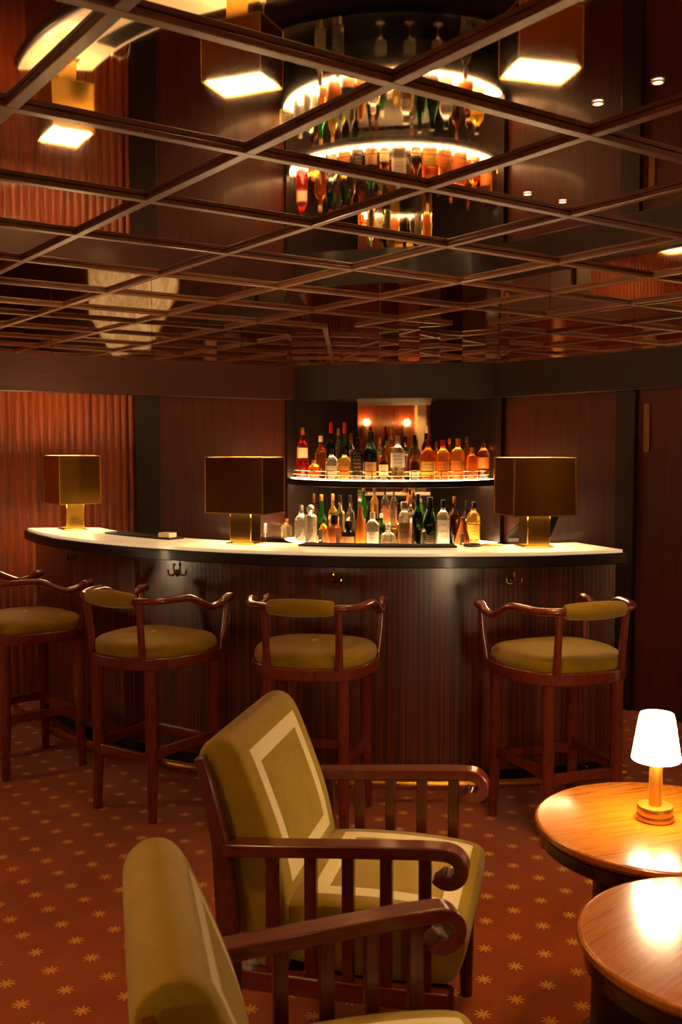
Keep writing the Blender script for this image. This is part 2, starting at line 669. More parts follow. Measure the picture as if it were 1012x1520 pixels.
# ------------------------------------------------------------------ the bar
BA0, BA1 = -64.5, 22.0
bar = thing('bar_counter', 'long curved bar with striped dark wood front and glowing cream top', 'bar', (BC[0], BC[1], 0))
MB().poly(sector(2.13, 2.515, BA0 + .3, BA1 - .3, 90, -60, BA1 - .3), 1.098, 1.112).build('counter_top', M_STONE, bar)['label'] = 'glowing cream stone top'
MB().poly(sector(2.11, 2.535, BA0, BA1, 90, -60.5, BA1), 1.046, 1.098).build('counter_edge', M_DARKWOOD, bar, bevel=.004)
MB().poly(sector(2.43, 2.47, BA0, BA1 - .4, 90), .09, 1.046).build('front_panel', M_BARFRONT, bar)
MB().poly(sector(2.36, 2.42, BA0, BA1 - .6, 90), 0, .09).build('plinth', M_BLACK, bar)
for a in (BA0 + .6, BA1 - 1.2):
    p = bar_pt(2.27, a, (0, 0))
    MB().box((0, 0, 0), (.04, .30, 1.04)).build('end_panel', M_DARKWOOD, bar, loc=(p[0], p[1], .523), rot=(0, 0, R(a)))
MB().poly(sector(1.78, 2.13, -58, BA1 - 2, 60), .80, .84).build('work_counter', principled('worn_steel', (.25, .23, .2), .35, 1.), bar)
for a in (-42, -20, 2, 18):
    p = bar_pt(1.95, a, (0, 0))
    MB().box((0, 0, 0), (.05, .34, .80)).build('work_counter_support', M_DARKWOOD, bar, loc=(p[0], p[1], .40), rot=(0, 0, R(a)))
# foot rail
RR, RZ_ = 2.64, .085
rail_pts = [(*bar_pt(RR, -62 + (20.4 + 62) * i / 80, (0, 0)), RZ_) for i in range(81)]
fr = MB().tube(rail_pts, .0185, 14).build('foot_rail', M_RAIL, bar)
for a in (-58, -40, -24, -8, 5.8, 18.5):
    p0, p1 = bar_pt(2.41, a, (0, 0)), bar_pt(RR, a, (0, 0))
    b = MB().tube([(*p0, .055), (*p1, .075)], .010, 8)
    b.tube([(*bar_pt(RR, a - .45, (0, 0)), RZ_), (*bar_pt(RR, a + .45, (0, 0)), RZ_)], .0225, 14)
    b.build('rail_bracket', M_BRASSRUB, fr)
# coat hooks under the counter
for (x, y, z) in ((-1.44, 5.36, 1.0), (-.803, 4.855, .985), (-.031, 4.58, .983), (.791, 4.57, .984)):
    a = math.degrees(atan2(x - BC[0], -(y - BC[1])))
    h = MB()
    h.lathe([(.001, -.001), (.012, 0), (.012, .004), (.001, .006)], 14)
    h.bm.transform(Matrix.Rotation(R(90), 4, 'X'))
    h.tube(catmull([(0, 0, .0), (0, -.018, .004), (0, -.022, .028), (0, -.012, .034)], 4), .0045, 8)
    for s_ in (-1, 1):
        h.tube(catmull([(0, -.004, -.004), (s_ * .014, -.016, -.018), (s_ * .032, -.022, -.012), (s_ * .038, -.02, .010)], 5), [.005] * 15 + [.006], 8)
    h.lathe([(.0, .0), (.006, .003), (.008, .010), (.006, .016), (.0, .019)], 10, (0, -.02, .026))
    p = bar_pt(2.472, a, (0, 0))
    h.build('coat_hook', M_BRASS, bar, loc=(p[0], p[1], z), rot=(0, 0, R(a)))

# ------------------------------------------------------------------ back bar with lit shelf
bb = thing('back_bar', 'curved back bar in the corner with a glowing bottle shelf and brass gallery rails', 'back bar', (SC[0], SC[1], 0))
ZU, ZL = 1.372, .935


def clip_shelf(r, n=60):
    """arc of radius r about the shelf centre, kept inside the two walls, closed through the corner"""
    pts = []
    for i in range(n + 1):
        a = -100 + 200 * i / n
        p = bar_pt(r, a, SC)
        uu = p[0] * CU + p[1] * SU
        vv = -p[0] * SU + p[1] * CU
        if uu < U0 - .018 and vv < V0 - .018:
            pts.append((p[0] - SC[0], p[1] - SC[1]))
    for q in ((U0 - .04, 5.66), (4.44, V0 - .04)):
        p = XY(*q)
        pts.append((p[0] - SC[0], p[1] - SC[1]))
    return pts


def arc_only(r, z, lo=-200, hi=200, n=70):
    out = []
    for i in range(n + 1):
        a = -92 + 184 * i / n
        p = bar_pt(r, a, SC)
        uu = p[0] * CU + p[1] * SU
        vv = -p[0] * SU + p[1] * CU
        if uu < U0 - .03 and vv < V0 - .03:
            out.append((p[0] - SC[0], p[1] - SC[1], z))
    return out


def lit_band(r0, r1, z0, z1):
    m = MB()
    a, b = arc_only(r0, 0), arc_only(r1, 0)
    return m.poly([(x, y) for x, y, _ in b] + [(x, y) for x, y, _ in reversed(a)], z0, z1)


MB().poly(clip_shelf(.757), ZU - .045, ZU - .012).build('upper_shelf', M_DARKWOOD, bb, bevel=.003)
MB().poly(clip_shelf(.757), ZU - .012, ZU - .001).build('shelf_top', M_BLACKGLOSS, bb)
lit_band(.60, .742, ZU - .003, ZU).build('shelf_light', M_SHELFGLOW, bb)['label'] = 'glowing glass band along the upper shelf'
MB().poly(clip_shelf(.80), ZL - .05, ZL - .012).build('lower_counter', M_DARKWOOD, bb, bevel=.003)
MB().poly(clip_shelf(.80), ZL - .012, ZL - .001).build('counter_face', M_BLACKGLOSS, bb)
lit_band(.63, .785, ZL - .003, ZL).build('counter_light', M_SHELFGLOW, bb)['label'] = 'glowing glass band along the lower counter'
MB().poly(clip_shelf(.77), .0, ZL - .05).build('cabinet', M_DARKWOOD, bb)
MB().poly(sector(.772, 1.16, -66, 50, 40), .70, .74).build('work_ledge', M_BLACKGLOSS, bb)
MB().poly(sector(.772, 1.10, -64, 48, 40), .0, .70).build('ledge_base', M_DARKWOOD, bb)
MB().poly([(x, y) for x, y, _ in arc_only(.655, 0)] + [(x, y) for x, y, _ in reversed(arc_only(.585, 0))], ZU - .048, ZU - .0452).build('added_under_light', M_ADDED_STRIP, bb)['label'] = 'added light strip hidden under the upper shelf'  # hidden strip added to brighten the lower bottle row
gr = MB()
for zz in (.035, .062):
    gr.tube(arc_only(.738, ZU + zz), .0038, 8)
gal = gr.build('gallery_rail', M_BRASS, bb)
for a in (-64, -40, -14, 6, 22, 48, 68):
    p = bar_pt(.738, a, (0, 0))
    MB().tube([(*p, ZU), (*p, ZU + .068)], .0032, 8).build('rail_post', M_BRASS, gal)

# ------------------------------------------------------------------ lamps
SHW, SHD, SHH = .318, .235, .272


def bar_lamp():
    r = thing('bar_lamp', 'x', 'lamp')
    MB().box((0, 0, .004), (.150, .140, .008)).build('base_plate', M_BRASS, r, bevel=.002)
    MB().box((0, 0, .083), (.118, .104, .150)).build('stem', M_BRASS, r, bevel=.003)
    sh = MB()
    t = .006
    z0 = .158
    for sx in (-1, 1):
        sh.box((sx * (SHW / 2 - t / 2), 0, z0 + SHH / 2), (t, SHD, SHH))
    for sy in (-1, 1):
        sh.box((0, sy * (SHD / 2 - t / 2), z0 + SHH / 2), (SHW - 2 * t, t, SHH))
    s_ = sh.build('shade', M_BRASS, r, smooth=False, bevel=.0015)
    MB().box((0, 0, z0 + SHH - .012), (SHW - 2 * t - .001, SHD - 2 * t - .001, .006)).build('diffuser', M_DIFFUSER, s_)['label'] = 'glowing white diffuser'
    lo = MB()
    lo.box((0, 0, z0 + .012), (SHW - 2 * t - .001, SHD - 2 * t - .001, .006))
    lo.build('diffuser', M_DIFFUSER, s_)['label'] = 'glowing white diffuser'
    fr_ = MB()
    for zz in (z0, z0 + SHH):
        for sx in (-1, 1):
            fr_.box((sx * (SHW / 2), 0, zz), (.005, SHD + .005, .005))
        for sy in (-1, 1):
            fr_.box((0, sy * (SHD / 2), zz), (SHW + .005, .005, .005))
    for sx in (-1, 1):
        for sy in (-1, 1):
            fr_.box((sx * SHW / 2, sy * SHD / 2, z0 + SHH / 2), (.005, .005, SHH))
    fr_.build('edge_frame', M_BRASSRUB, s_, smooth=False)
    return r


lamp0 = bar_lamp()
LAMPS = [((-1.565, 5.79), 'brass box lamp at the far left end of the glowing bar'),
         ((-.478, 4.965), 'brass box lamp on the bar left of the bottle shelves'),
         ((.935, 4.80), 'brass box lamp on the bar right of the bottle shelves')]
for i, ((x, y), lab) in enumerate(LAMPS):
    l_ = lamp0 if i == 0 else copy_tree(lamp0)
    l_.location = (x, y, 1.112)
    l_.rotation_euler = (0, 0, atan2(x - BC[0], -(y - BC[1])))
    tag(l_, lab, 'lamp', 'brass box lamps on the bar')


def table_lamp():
    r = thing('table_lamp', 'x', 'lamp')
    MB().lathe([(.0, 0), (.046, 0), (.048, .003), (.048, .011), (.046, .014), (.043, .0145), (.043, .018), (.046, .019), (.0465, .022), (.0465, .034), (.044, .038), (.0, .038)], 40).build('base', M_GOLDLAMP, r)
    MB().lathe([(.0, .036), (.0165, .036), (.0165, .175), (.0, .175)], 24).build('stem', M_GOLDLAMP, r)
    MB().lathe([(.0605, .160), (.0625, .162), (.0625, .165), (.0440, .278), (.0425, .2795), (.0415, .278), (.0595, .165), (.0605, .160)], 48, cap=False).build('shade', M_SHADE, r)['label'] = 'glowing white shade'
    MB().lathe([(.0418, .2775), (.0445, .2775), (.0448, .2800), (.0425, .2815), (.0415, .2795)], 48, cap=False).build('shade_rim', M_CREAMDOT, r)
    MB().lathe([(.0, .176), (.012, .178), (.018, .195), (.016, .215), (.0, .224)], 20).build('bulb', M_SHADE, r)
    ld = bpy.data.lights.new('bulb_light', 'POINT')
    ld.energy = LAMP_BULB
    ld.color = WARM
    ld.shadow_soft_size = .05
    lo = bpy.data.objects.new('bulb_light', ld)
    COL.objects.link(lo)
    lo.parent = r
    lo.location = (0, 0, .27)
    return r


tl0 = table_lamp()

# ------------------------------------------------------------------ tables
ZT = .62


def round_table():
    r = thing('round_table', 'x', 'table')
    t = MB().lathe([(0, ZT - .032), (.285, ZT - .032), (.300, ZT - .026), (.309, ZT - .014), (.307, ZT - .004), (.302, ZT - .0005), (.298, ZT), (0, ZT)], 72).build('tabletop', M_TABLE, r)
    MB().lathe([(.27, ZT - .066), (.294, ZT - .063), (.297, ZT - .031), (.25, ZT - .031)], 72, cap=False).build('apron_ring', M_TABLEEDGE, t)
    MB().lathe([(0, .024), (.16, .024), (.16, ZT - .034), (0, ZT - .034)], 48).build('pedestal', M_DARKWOOD, r)
    MB().lathe([(0, 0), (.185, 0), (.185, .018), (.178, .025), (0, .025)], 48).build('foot', M_DARKWOOD, r)
    return r


t0 = round_table()
for i, (x, y, rz, sc, lab) in enumerate([
        (.83, 2.54, R(20), 1.035, 'round polished wood table holding the glowing lamp'),
        (.775, 1.918, R(45), .97, 'round polished wood table without a lamp at the lower right'),
        (-2.67, 4.12, R(10), 1.0, 'round table left of the stools, seen only in mirrors'),
        (-1.35, .35, R(10), 1.0, 'round table beside the camera on the left, seen only in mirrors'),
        (1.5, .35, R(10), 1.0, 'round table beside the camera on the right, seen only in mirrors')]):
    t_ = t0 if i == 0 else copy_tree(t0)
    t_.location = (x, y, 0)
    t_.rotation_euler = (0, 0, rz)
    t_.scale = (sc, sc, 1)
    tag(t_, lab, 'table', 'round lounge tables')
for i, (x, y, lab) in enumerate([
        (.826, 2.562, 'small lit lamp with white cone shade on the round table'),
        (-2.67, 4.12, 'small lit lamp on the table left of the stools, seen only in mirrors'),
        (-1.35, .35, 'small lit lamp beside the camera on the left, seen only in mirrors'),
        (1.5, .35, 'small lit lamp beside the camera on the right, seen only in mirrors')]):
    l_ = tl0 if i == 0 else copy_tree(tl0)
    l_.location = (x, y, ZT)
    tag(l_, lab, 'lamp', 'small table lamps')

# ------------------------------------------------------------------ pin spots in the ceiling
for i, (x, y, lab) in enumerate([(.735, 2.371, 'pin spot in the mirror ceiling, nearer pair, right one'), (.633, 2.515, 'pin spot in the mirror ceiling, nearer pair, left one'),
                                 (.625, 3.401, 'pin spot in the mirror ceiling, farther pair, left one'), (.766, 3.507, 'pin spot in the mirror ceiling, farther pair, right one')]):
    p = thing('ceiling_spot', lab, 'spot light', (x, y, H), 0, 'pin spots in the mirror ceiling')
    MB().lathe([(.0105, -.001), (.011, -.005), (.0145, -.005), (.015, -.001)], 24, cap=False).build('trim_ring', M_BRASSRUB, p)
    MB().lathe([(0, -.004), (.0107, -.004), (.0107, -.001), (0, -.001)], 20).build('lens', M_PIN, p)
    ld = bpy.data.lights.new('spot_beam', 'SPOT')
    ld.energy = PIN_W
    ld.color = WARM
    ld.spot_size = R(75)
    ld.spot_blend = .8
    ld.shadow_soft_size = .02
    lo = bpy.data.objects.new('spot_beam', ld)
    COL.objects.link(lo)
    lo.parent = p
    lo.location = (0, 0, -.012)

for i, (x, y) in enumerate([(-1.15, 1.65), (.25, 1.0), (1.55, 1.3), (-2.4, 2.9), (-.6, -.6), (2.6, 2.2), (-2.3, .9), (-2.75, -1.75), (4.55, -.15)]):  # fill downlights added out of frame to brighten floor, chairs and pilasters
    p = thing('added_downlight', ['downlight over the nearest chair', 'downlight over the aisle in front of the camera', 'downlight over the right tables', 'downlight left of the stools',
                                    'downlight behind the camera', 'downlight near the right wall', 'downlight over the left tables', 'downlight beside the left marble pilaster', 'downlight beside the right marble pilaster'][i] + ', added fill light out of frame', 'downlight', (x, y, H), 0, 'added fill downlights out of frame')
    MB().lathe([(.035, -.001), (.036, -.007), (.05, -.007), (.052, -.001)], 28, cap=False).build('trim_ring', M_BRASSRUB, p)
    MB().lathe([(0, -.004), (.0348, -.004), (.0348, -.001), (0, -.001)], 24).build('lens', M_PIN, p)
    ld = bpy.data.lights.new('added_fill_beam', 'SPOT')
    ld.energy = FILL_W * (2.2, .25, 2.0, 1.2, .6, 1.2, 1.4, 2.2, 2.2)[i]
    ld.color = WARM
    ld.spot_size = R(96)
    ld.spot_blend = .9
    ld.shadow_soft_size = .06
    lo = bpy.data.objects.new('added_fill_beam', ld)
    COL.objects.link(lo)
    lo.parent = p
    lo.location = (0, 0, -.012)

# ------------------------------------------------------------------ bar stools (local y points to the bar)


def sup(t, hx, hy, n):
    c, s_ = cos(t), sin(t)
    q = (abs(c) ** n + abs(s_) ** n) ** (-1 / n)
    return c * q * hx, s_ * q * hy


def seat_outline(k=1.0, n=48):
    pts = []
    for i in range(n):
        x, y = sup(2 * pi * i / n, .272, .255, 3.0)
        x *= (1 - .16 * max(0, -y / .255))
        pts.append((x * k, y * k))
    return pts


def bar_stool():
    r = thing('bar_stool', 'x', 'bar stool')
    # frame
    f = MB().poly(seat_outline(1.0), .655, .708)
    f.build('seat_frame', M_STOOL, r, bevel=.008, seg=3)
    # cushion
    c = MB()
    rings = []
    for k, z in ((.93, .704), (.955, .722), (.94, .742), (.88, .757), (.74, .767), (.50, .773), (.22, .7755)):
        rings.append([c.bm.verts.new((x, y, z)) for x, y in seat_outline(k)])
    for a, b in zip(rings, rings[1:]):
        for i in range(48):
            c.bm.faces.new((a[i], a[(i + 1) % 48], b[(i + 1) % 48], b[i]))
    c.bm.faces.new(rings[0][::-1])
    c.bm.faces.new(rings[-1])
    cu = c.build('cushion', M_FABRIC, r)
    MB().lathe([(0, .774), (.010, .7755), (.008, .780), (0, .7815)], 12).build('button', M_CREAMDOT, cu)['label'] = 'small cream button'
    # legs
    for sx, sy, tx, ty in ((-1, -1, .158, -.185), (1, -1, .158, -.185), (-1, 1, .19, .185), (1, 1, .19, .185)):
        MB().tube([(sx * tx, ty, .66), (sx * (tx + .002), ty, .30), (sx * (tx + .008), ty * 1.04, .0)], [.027, .0255, .0195], 14).build('leg', M_STOOL, r)
    # stretchers: flat boards with a hollowed lower edge
    Zs = .285

    def board(p, q, z, h=.054, t=.022):
        d = Vector(q) - Vector(p)
        L = d.length
        up = [(-L / 2 + L * i / 12, h / 2) for i in range(13)]
        lo = [(x, -h / 2 + .016 * (1 - (2 * x / L) ** 2)) for x, _ in up]
        m = MB().strip(lo, up, -t / 2, t / 2)
        return m.build('stretcher', M_STOOL, r, loc=((p[0] + q[0]) / 2, (p[1] + q[1]) / 2, z), rot=(0, 0, atan2(d.y, d.x)), bevel=.003)
    board((-.158, -.185), (.158, -.185), Zs - .02)
    board((-.19, .187), (.19, .187), Zs - .02)
    board((-.158, -.185), (-.19, .187), Zs)
    board((.158, -.185), (.19, .187), Zs)
    # arm rail: one bent piece, dipping before each upturned end
    half = [(.0, -.262, .955), (.10, -.259, .955), (.17, -.240, .955), (.222, -.190, .954), (.248, -.115, .957), (.258, -.045, .953),
            (.262, .025, .922), (.264, .085, .899), (.264, .140, .905), (.262, .190, .924), (.260, .228, .928)]
    pts = [(-x, y, z) for x, y, z in half[:0:-1]] + half
    path = catmull(pts, 5)
    n = len(path)
    rad = []
    for i in range(n):
        e = min(i, n - 1 - i) / (n / 2)
        rad.append(.0215 if e < .05 else (.0225 if e < .13 else .0185))
    rad[0] = rad[-1] = .011
    MB().tube(path, rad, 14, flat=.85).build('arm_rail', M_STOOL, r)
    # padded middle of the back
    pad = catmull([(-.135, -.250, .955), (-.07, -.261, .956), (0, -.264, .956), (.07, -.261, .956), (.135, -.250, .955)], 6)
    m = len(pad)
    MB().tube(pad, [.025 + .0115 * sin(pi * i / (m - 1)) ** .5 for i in range(m)], 18).build('back_pad', M_FABRIC, r)
    # spindles
    for sx in (-1, 1):
        MB().tube([(sx * .150, -.222, .70), (sx * .151, -.234, .83), (sx * .153, -.246, .95)], [.0165, .0155, .014], 12).build('spindle', M_STOOL, r)
        MB().tube([(sx * .246, .165, .695), (sx * .256, .185, .80), (sx * .262, .195, .92)], [.0155, .0145, .013], 12).build('spindle', M_STOOL, r)
    return r


st0 = bar_stool()
for i, (x, y, face, lab) in enumerate([
        (-1.575, 4.925, -47, 'olive bar stool cut off by the left edge of the photo'),
        (-.835, 4.39, -33, 'olive bar stool turned to show its long right arm, behind the armchair'),
        (-.112, 4.185, -11, 'olive bar stool directly behind the armchair back, facing the middle of the bar'),
        (.909, 4.113, 20, 'olive bar stool right of the others, behind the lit table')]):
    s_ = st0 if i == 0 else copy_tree(st0)
    s_.location = (x, y, 0)
    s_.rotation_euler = (0, 0, R(face))
    tag(s_, lab, 'bar stool', 'wooden bar stools along the bar')

# ------------------------------------------------------------------ armchairs (local x points forward)


def armchair():
    r = thing('armchair', 'x', 'armchair')
    # seat: upholstered block with a rolled front
    prof = [(-.24, .30), (.235, .30), (.258, .315), (.272, .36), (.284, .41), (.286, .44), (.276, .462), (.25, .474), (.15, .484), (.03, .487), (-.1, .482), (-.24, .47)]
    s = MB()
    W = .256
    cols = [(-1, .0), (-.985, .55), (-.93, .86), (-.8, .97), (-.45, 1), (0, 1.01), (.45, 1), (.8, .97), (.93, .86), (.985, .55), (1, .0)]
    grid = []
    for k, e in cols:
        ring = []
        for (x, z) in prof:
            zz = z if z < .40 else z - .028 * (1 - e)
            xx = x - (.02 * (1 - e) if x > .2 else 0)
            ring.append(s.bm.verts.new((xx, k * W, zz)))
        grid.append(ring)
    m = len(prof)
    for a, b in zip(grid, grid[1:]):
        for i in range(m):
            s.bm.faces.new((a[i], a[(i + 1) % m], b[(i + 1) % m], b[i]))
    s.bm.faces.new(grid[0][::-1])
    s.bm.faces.new(grid[-1])
    s.build('seat', M_SEATFAB, r, subdiv=1)
    # back: leaning, rolled top; its own axes: x out of the front face, z up along it
    pf = [(-.03, -.15), (.030, -.15), (.050, .02), (.062, .12), (.058, .22), (.050, .32), (.044, .39), (.030, .432), (.0, .452), (-.034, .452), (-.064, .436), (-.082, .405), (-.086, .34), (-.094, .24), (-.106, .12), (-.112, .0), (-.085, -.15)]
    b = MB()
    W2 = .262
    grid = []
    for k, e in ((-1, .12), (-.99, .05), (-.965, .012), (-.9, 0), (-.5, 0), (0, 0), (.5, 0), (.9, 0), (.965, .012), (.99, .05), (1, .12)):
        cx, cz = -.02, .22
        ring = []
        for (x, z) in pf:
            ring.append(b.bm.verts.new((cx + (x - cx) * (1 - e * 2.2 if e < .1 else .78), k * W2, cz + (z - cz) * (1 - e * .35))))
        grid.append(ring)
    m = len(pf)
    for a, c in zip(grid, grid[1:]):
        for i in range(m):
            b.bm.faces.new((a[i], a[(i + 1) % m], c[(i + 1) % m], c[i]))
    b.bm.faces.new(grid[0][::-1])
    b.bm.faces.new(grid[-1])
    b.build('back', M_BACKFAB, r, loc=(-.205, 0, .445), rot=(0, R(-17), 0), subdiv=1)
    # arms
    for sy in (-1, 1):
        y0, y1 = (sy * .262, sy * .316) if sy > 0 else (-.316, -.262)
        cl = [(-.315, .612), (-.2, .620), (-.05, .632), (.08, .642), (.18, .649), (.235, .650)]
        cl = [(p.x, p.y) for p in catmull([(x, z, 0) for x, z in cl], 4)]
        cx, cz = .236, .612
        for i in range(1, 17):
            t = i / 16
            a = R(90 - 232 * t)
            rr = .0375 - .0125 * t
            cl.append((cx + rr * cos(a) * 1.05, cz + rr * sin(a)))
        up, lo = [], []
        n = len(cl)
        for i in range(n):
            q, p = Vector(cl[min(i + 1, n - 1)]), Vector(cl[max(i - 1, 0)])
            d = (q - p).normalized()
            nn = Vector((-d.y, d.x))
            th = .0155 if i < n - 16 else .0155 + .0035 * (i - n + 16) / 16
            up.append(tuple(Vector(cl[i]) + nn * th))
            lo.append(tuple(Vector(cl[i]) - nn * th))
        arm = MB().strip(lo, up, y0, y1).build('arm', M_CHAIRWOOD, r, bevel=.004, seg=2)
        yc = (y0 + y1) / 2
        for j, (x, wd) in enumerate(((-.190, .036), (-.095, .030), (-.002, .030), (.091, .030), (.184, .031))):
            zt = .620 + (x + .2) * .08 - .012
            MB().box((x, yc, (zt + .29) / 2), (wd, .024, zt - .29)).build('slat', M_SLATWOOD, arm, bevel=.003)
        MB().box((-.04, yc, .285), (.56, .030, .05)).build('side_rail', M_CHAIRWOOD, r, bevel=.004)
        # legs: the rear one runs up to carry the back
        MB().strip([(-.350, 0.), (-.340, .26), (-.335, .45), (-.344, .62), (-.374, .78), (-.388, .832)], [(-.305, 0.), (-.285, .26), (-.280, .45), (-.302, .62), (-.344, .78), (-.366, .838)], yc - .02, yc + .016).build('rear_leg', M_SLATWOOD, r, bevel=.004)
        MB().tube([(.225, yc * .90, .30), (.228, yc * .90, .0)], [.026, .018], 12).build('front_leg', M_SLATWOOD, r)
    MB().box((-.03, 0, .280), (.50, .50, .035)).build('seat_frame', M_CHAIRWOOD, r, bevel=.004)
    MB().strip([(-.335, .44), (-.350, .62), (-.384, .76)], [(-.318, .44), (-.330, .62), (-.364, .76)], -.27, .27).build('back_board', M_SLATWOOD, r, bevel=.003)
    return r


ch0 = armchair()
tag(ch0, 'olive armchair with cream ribbon squares, whole chair in the middle of the photo', 'armchair', 'olive armchairs at the tables')
ch0.location = (.085, 2.61, 0)
ch0.rotation_euler = (0, 0, R(-13))
ch1 = copy_tree(ch0)
tag(ch1, 'nearest olive armchair, cut off by the bottom edge, one arm rising in front', 'armchair')
ch1.location = (.04, 1.645, 0)
ch1.rotation_euler = (0, 0, R(13.5))

# ------------------------------------------------------------------ bottles
GC = {'clear': (.93, .86, .74), 'amber': (.80, .26, .03), 'orange': (.88, .36, .05), 'yellow': (.92, .62, .16), 'red': (.62, .02, .015),
      'green': (.05, .30, .05), 'deep': (.012, .05, .018), 'brown': (.16, .045, .012), 'pink': (.82, .25, .14), 'pale': (.90, .78, .45)}
for k_, c_ in GC.items():
    m = principled('glass_' + k_, c_, .04, trans=1.0, ior=1.42)
    k = N(m)
    tr = k.n('ShaderNodeBsdfTranslucent')
    tr.inputs[0].default_value = (*c_, 1)
    mx = k.n('ShaderNodeMixShader')
    mx.inputs[0].default_value = .05 if k_ in ('clear', 'deep', 'brown') else .16
    k.l(k.b.outputs[0], mx.inputs[1])
    k.l(tr.outputs[0], mx.inputs[2])
    k.l(mx.outputs[0], k.t.nodes['Material Output'].inputs[0])
M_OPAQ = {'black': principled('bottle_black', hexc('0d0b09'), .25), 'juice': principled('bottle_juice', hexc('c9761c'), .3),
          'copper': principled('bottle_copper', hexc('a4561c'), .3), 'white': principled('bottle_white', hexc('efe3c9'), .35)}
for k_ in ('juice', 'copper'):
    bs = M_OPAQ[k_].node_tree.nodes['Principled BSDF']
    bs.inputs['Subsurface Weight'].default_value = .35
    bs.inputs['Subsurface Radius'].default_value = (.03, .015, .005)


def gmat(c):
    return M_OPAQ.get(c) or MATS['glass_' + c]


CAPC = {'black': '100d0b', 'gold': 'c9973f', 'red': 'b01010', 'cork': '9c6a3a', 'white': 'efe6d2', 'silver': 'b9b1a4', 'bronze': '7a4a24', 'orange': 'b0581a', 'cream': 'd8c38d'}
CAPM = {k: principled('cap_' + k, hexc(v), .35, metal=.8 if k in ('gold', 'silver', 'bronze') else 0.) for k, v in CAPC.items()}


def label_mat(name, base, ink):
    m = principled('label_' + name, hexc(base), .6)
    k = N(m)
    sep = k.n('ShaderNodeSeparateXYZ')
    k.l(k.n('ShaderNodeTexCoord').outputs['Generated'], sep.inputs[0])
    lines = k.math('GREATER_THAN', k.math('SINE', k.math('MULTIPLY', sep.outputs[2], 26)), .45)
    words_ = k.math('GREATER_THAN', k.noise(k.mapping(k.n('ShaderNodeTexCoord').outputs['Generated'], (9, 1, 5)), 3, 1), .5)
    cen = k.math('LESS_THAN', k.math('ABSOLUTE', k.math('SUBTRACT', sep.outputs[0], .5)), .3)
    mask = k.math('MULTIPLY', k.math('MULTIPLY', lines, words_), cen)
    k.l(k.mix(k.math('MULTIPLY', mask, .8), hexc(base), hexc(ink)), k.b.inputs['Base Color'])
    return m


LABM = {'cream': label_mat('cream', 'dcc79a', '3a2410'), 'white': label_mat('white', 'f0e6d0', '40301c'), 'orange': label_mat('orange', 'b5691f', '3a1a08'),
        'dark': label_mat('dark', '1c1512', 'b79048'), 'kraft': label_mat('kraft', 'a97a48', '2c1a0c'), 'yellow': label_mat('yellow', 'd9a83a', '4a2a0c'), 'brown': label_mat('brown', '7a5230', '2a160a'),
        'grey': label_mat('grey', '97906f', '2c2a1a')}

SHAPES = {  # (r fraction, z fraction), neck top, cap foot, cap radius fraction
    'spirit': ([(0, 0), (.93, 0), (1, .02), (1, .56), (.95, .62), (.72, .68), (.42, .73), (.33, .77), (.32, .93), (0, .93)], .86, .36),
    'squat': ([(0, 0), (.94, 0), (1, .03), (1, .58), (.96, .66), (.70, .73), (.40, .77), (.34, .80), (.34, .93), (0, .93)], .84, .38),
    'wine': ([(0, 0), (.92, 0), (1, .02), (1, .52), (.93, .60), (.66, .68), (.42, .75), (.36, .80), (.34, .97), (0, .97)], .80, .37),
    'champagne': ([(0, 0), (.92, 0), (1, .02), (1, .40), (.94, .50), (.74, .62), (.52, .74), (.38, .84), (.36, .95), (0, .95)], .82, .42),
    'cone': ([(0, 0), (.96, 0), (1, .03), (.92, .2), (.62, .50), (.34, .74), (.27, .82), (.27, .93), (0, .93)], .86, .33),
    'bulb': ([(0, 0), (.70, 0), (.86, .04), (1, .20), (.98, .36), (.78, .50), (.46, .60), (.32, .68), (.29, .92), (0, .92)], .86, .34),
    'cylinder': ([(0, 0), (.95, 0), (1, .02), (1, .66), (.90, .74), (.60, .78), (.50, .80), (.50, .88), (0, .88)], .86, .62),
    'juice': ([(0, 0), (.94, 0), (1, .02), (1, .55), (.88, .63), (.60, .70), (.46, .78), (.42, .93), (0, .93)], .92, .46),
    'carafe': ([(0, 0), (.95, 0), (1, .02), (1, .64), (1.0, .70), (.8, .73), (.5, .745), (.45, .76), (0, .76)], None, 1.0),
    'apothecary': ([(0, 0), (.94, 0), (1, .03), (1, .50), (.94, .58), (.60, .64), (.45, .66), (.45, .74), (0, .74)], .72, .55),
}


def lerp_prof(prof, z):
    for (r0, z0), (r1, z1) in zip(prof, prof[1:]):
        if z0 <= z <= z1 and z1 > z0:
            return r0 + (r1 - r0) * (z - z0) / (z1 - z0)
    return prof[-1][0]


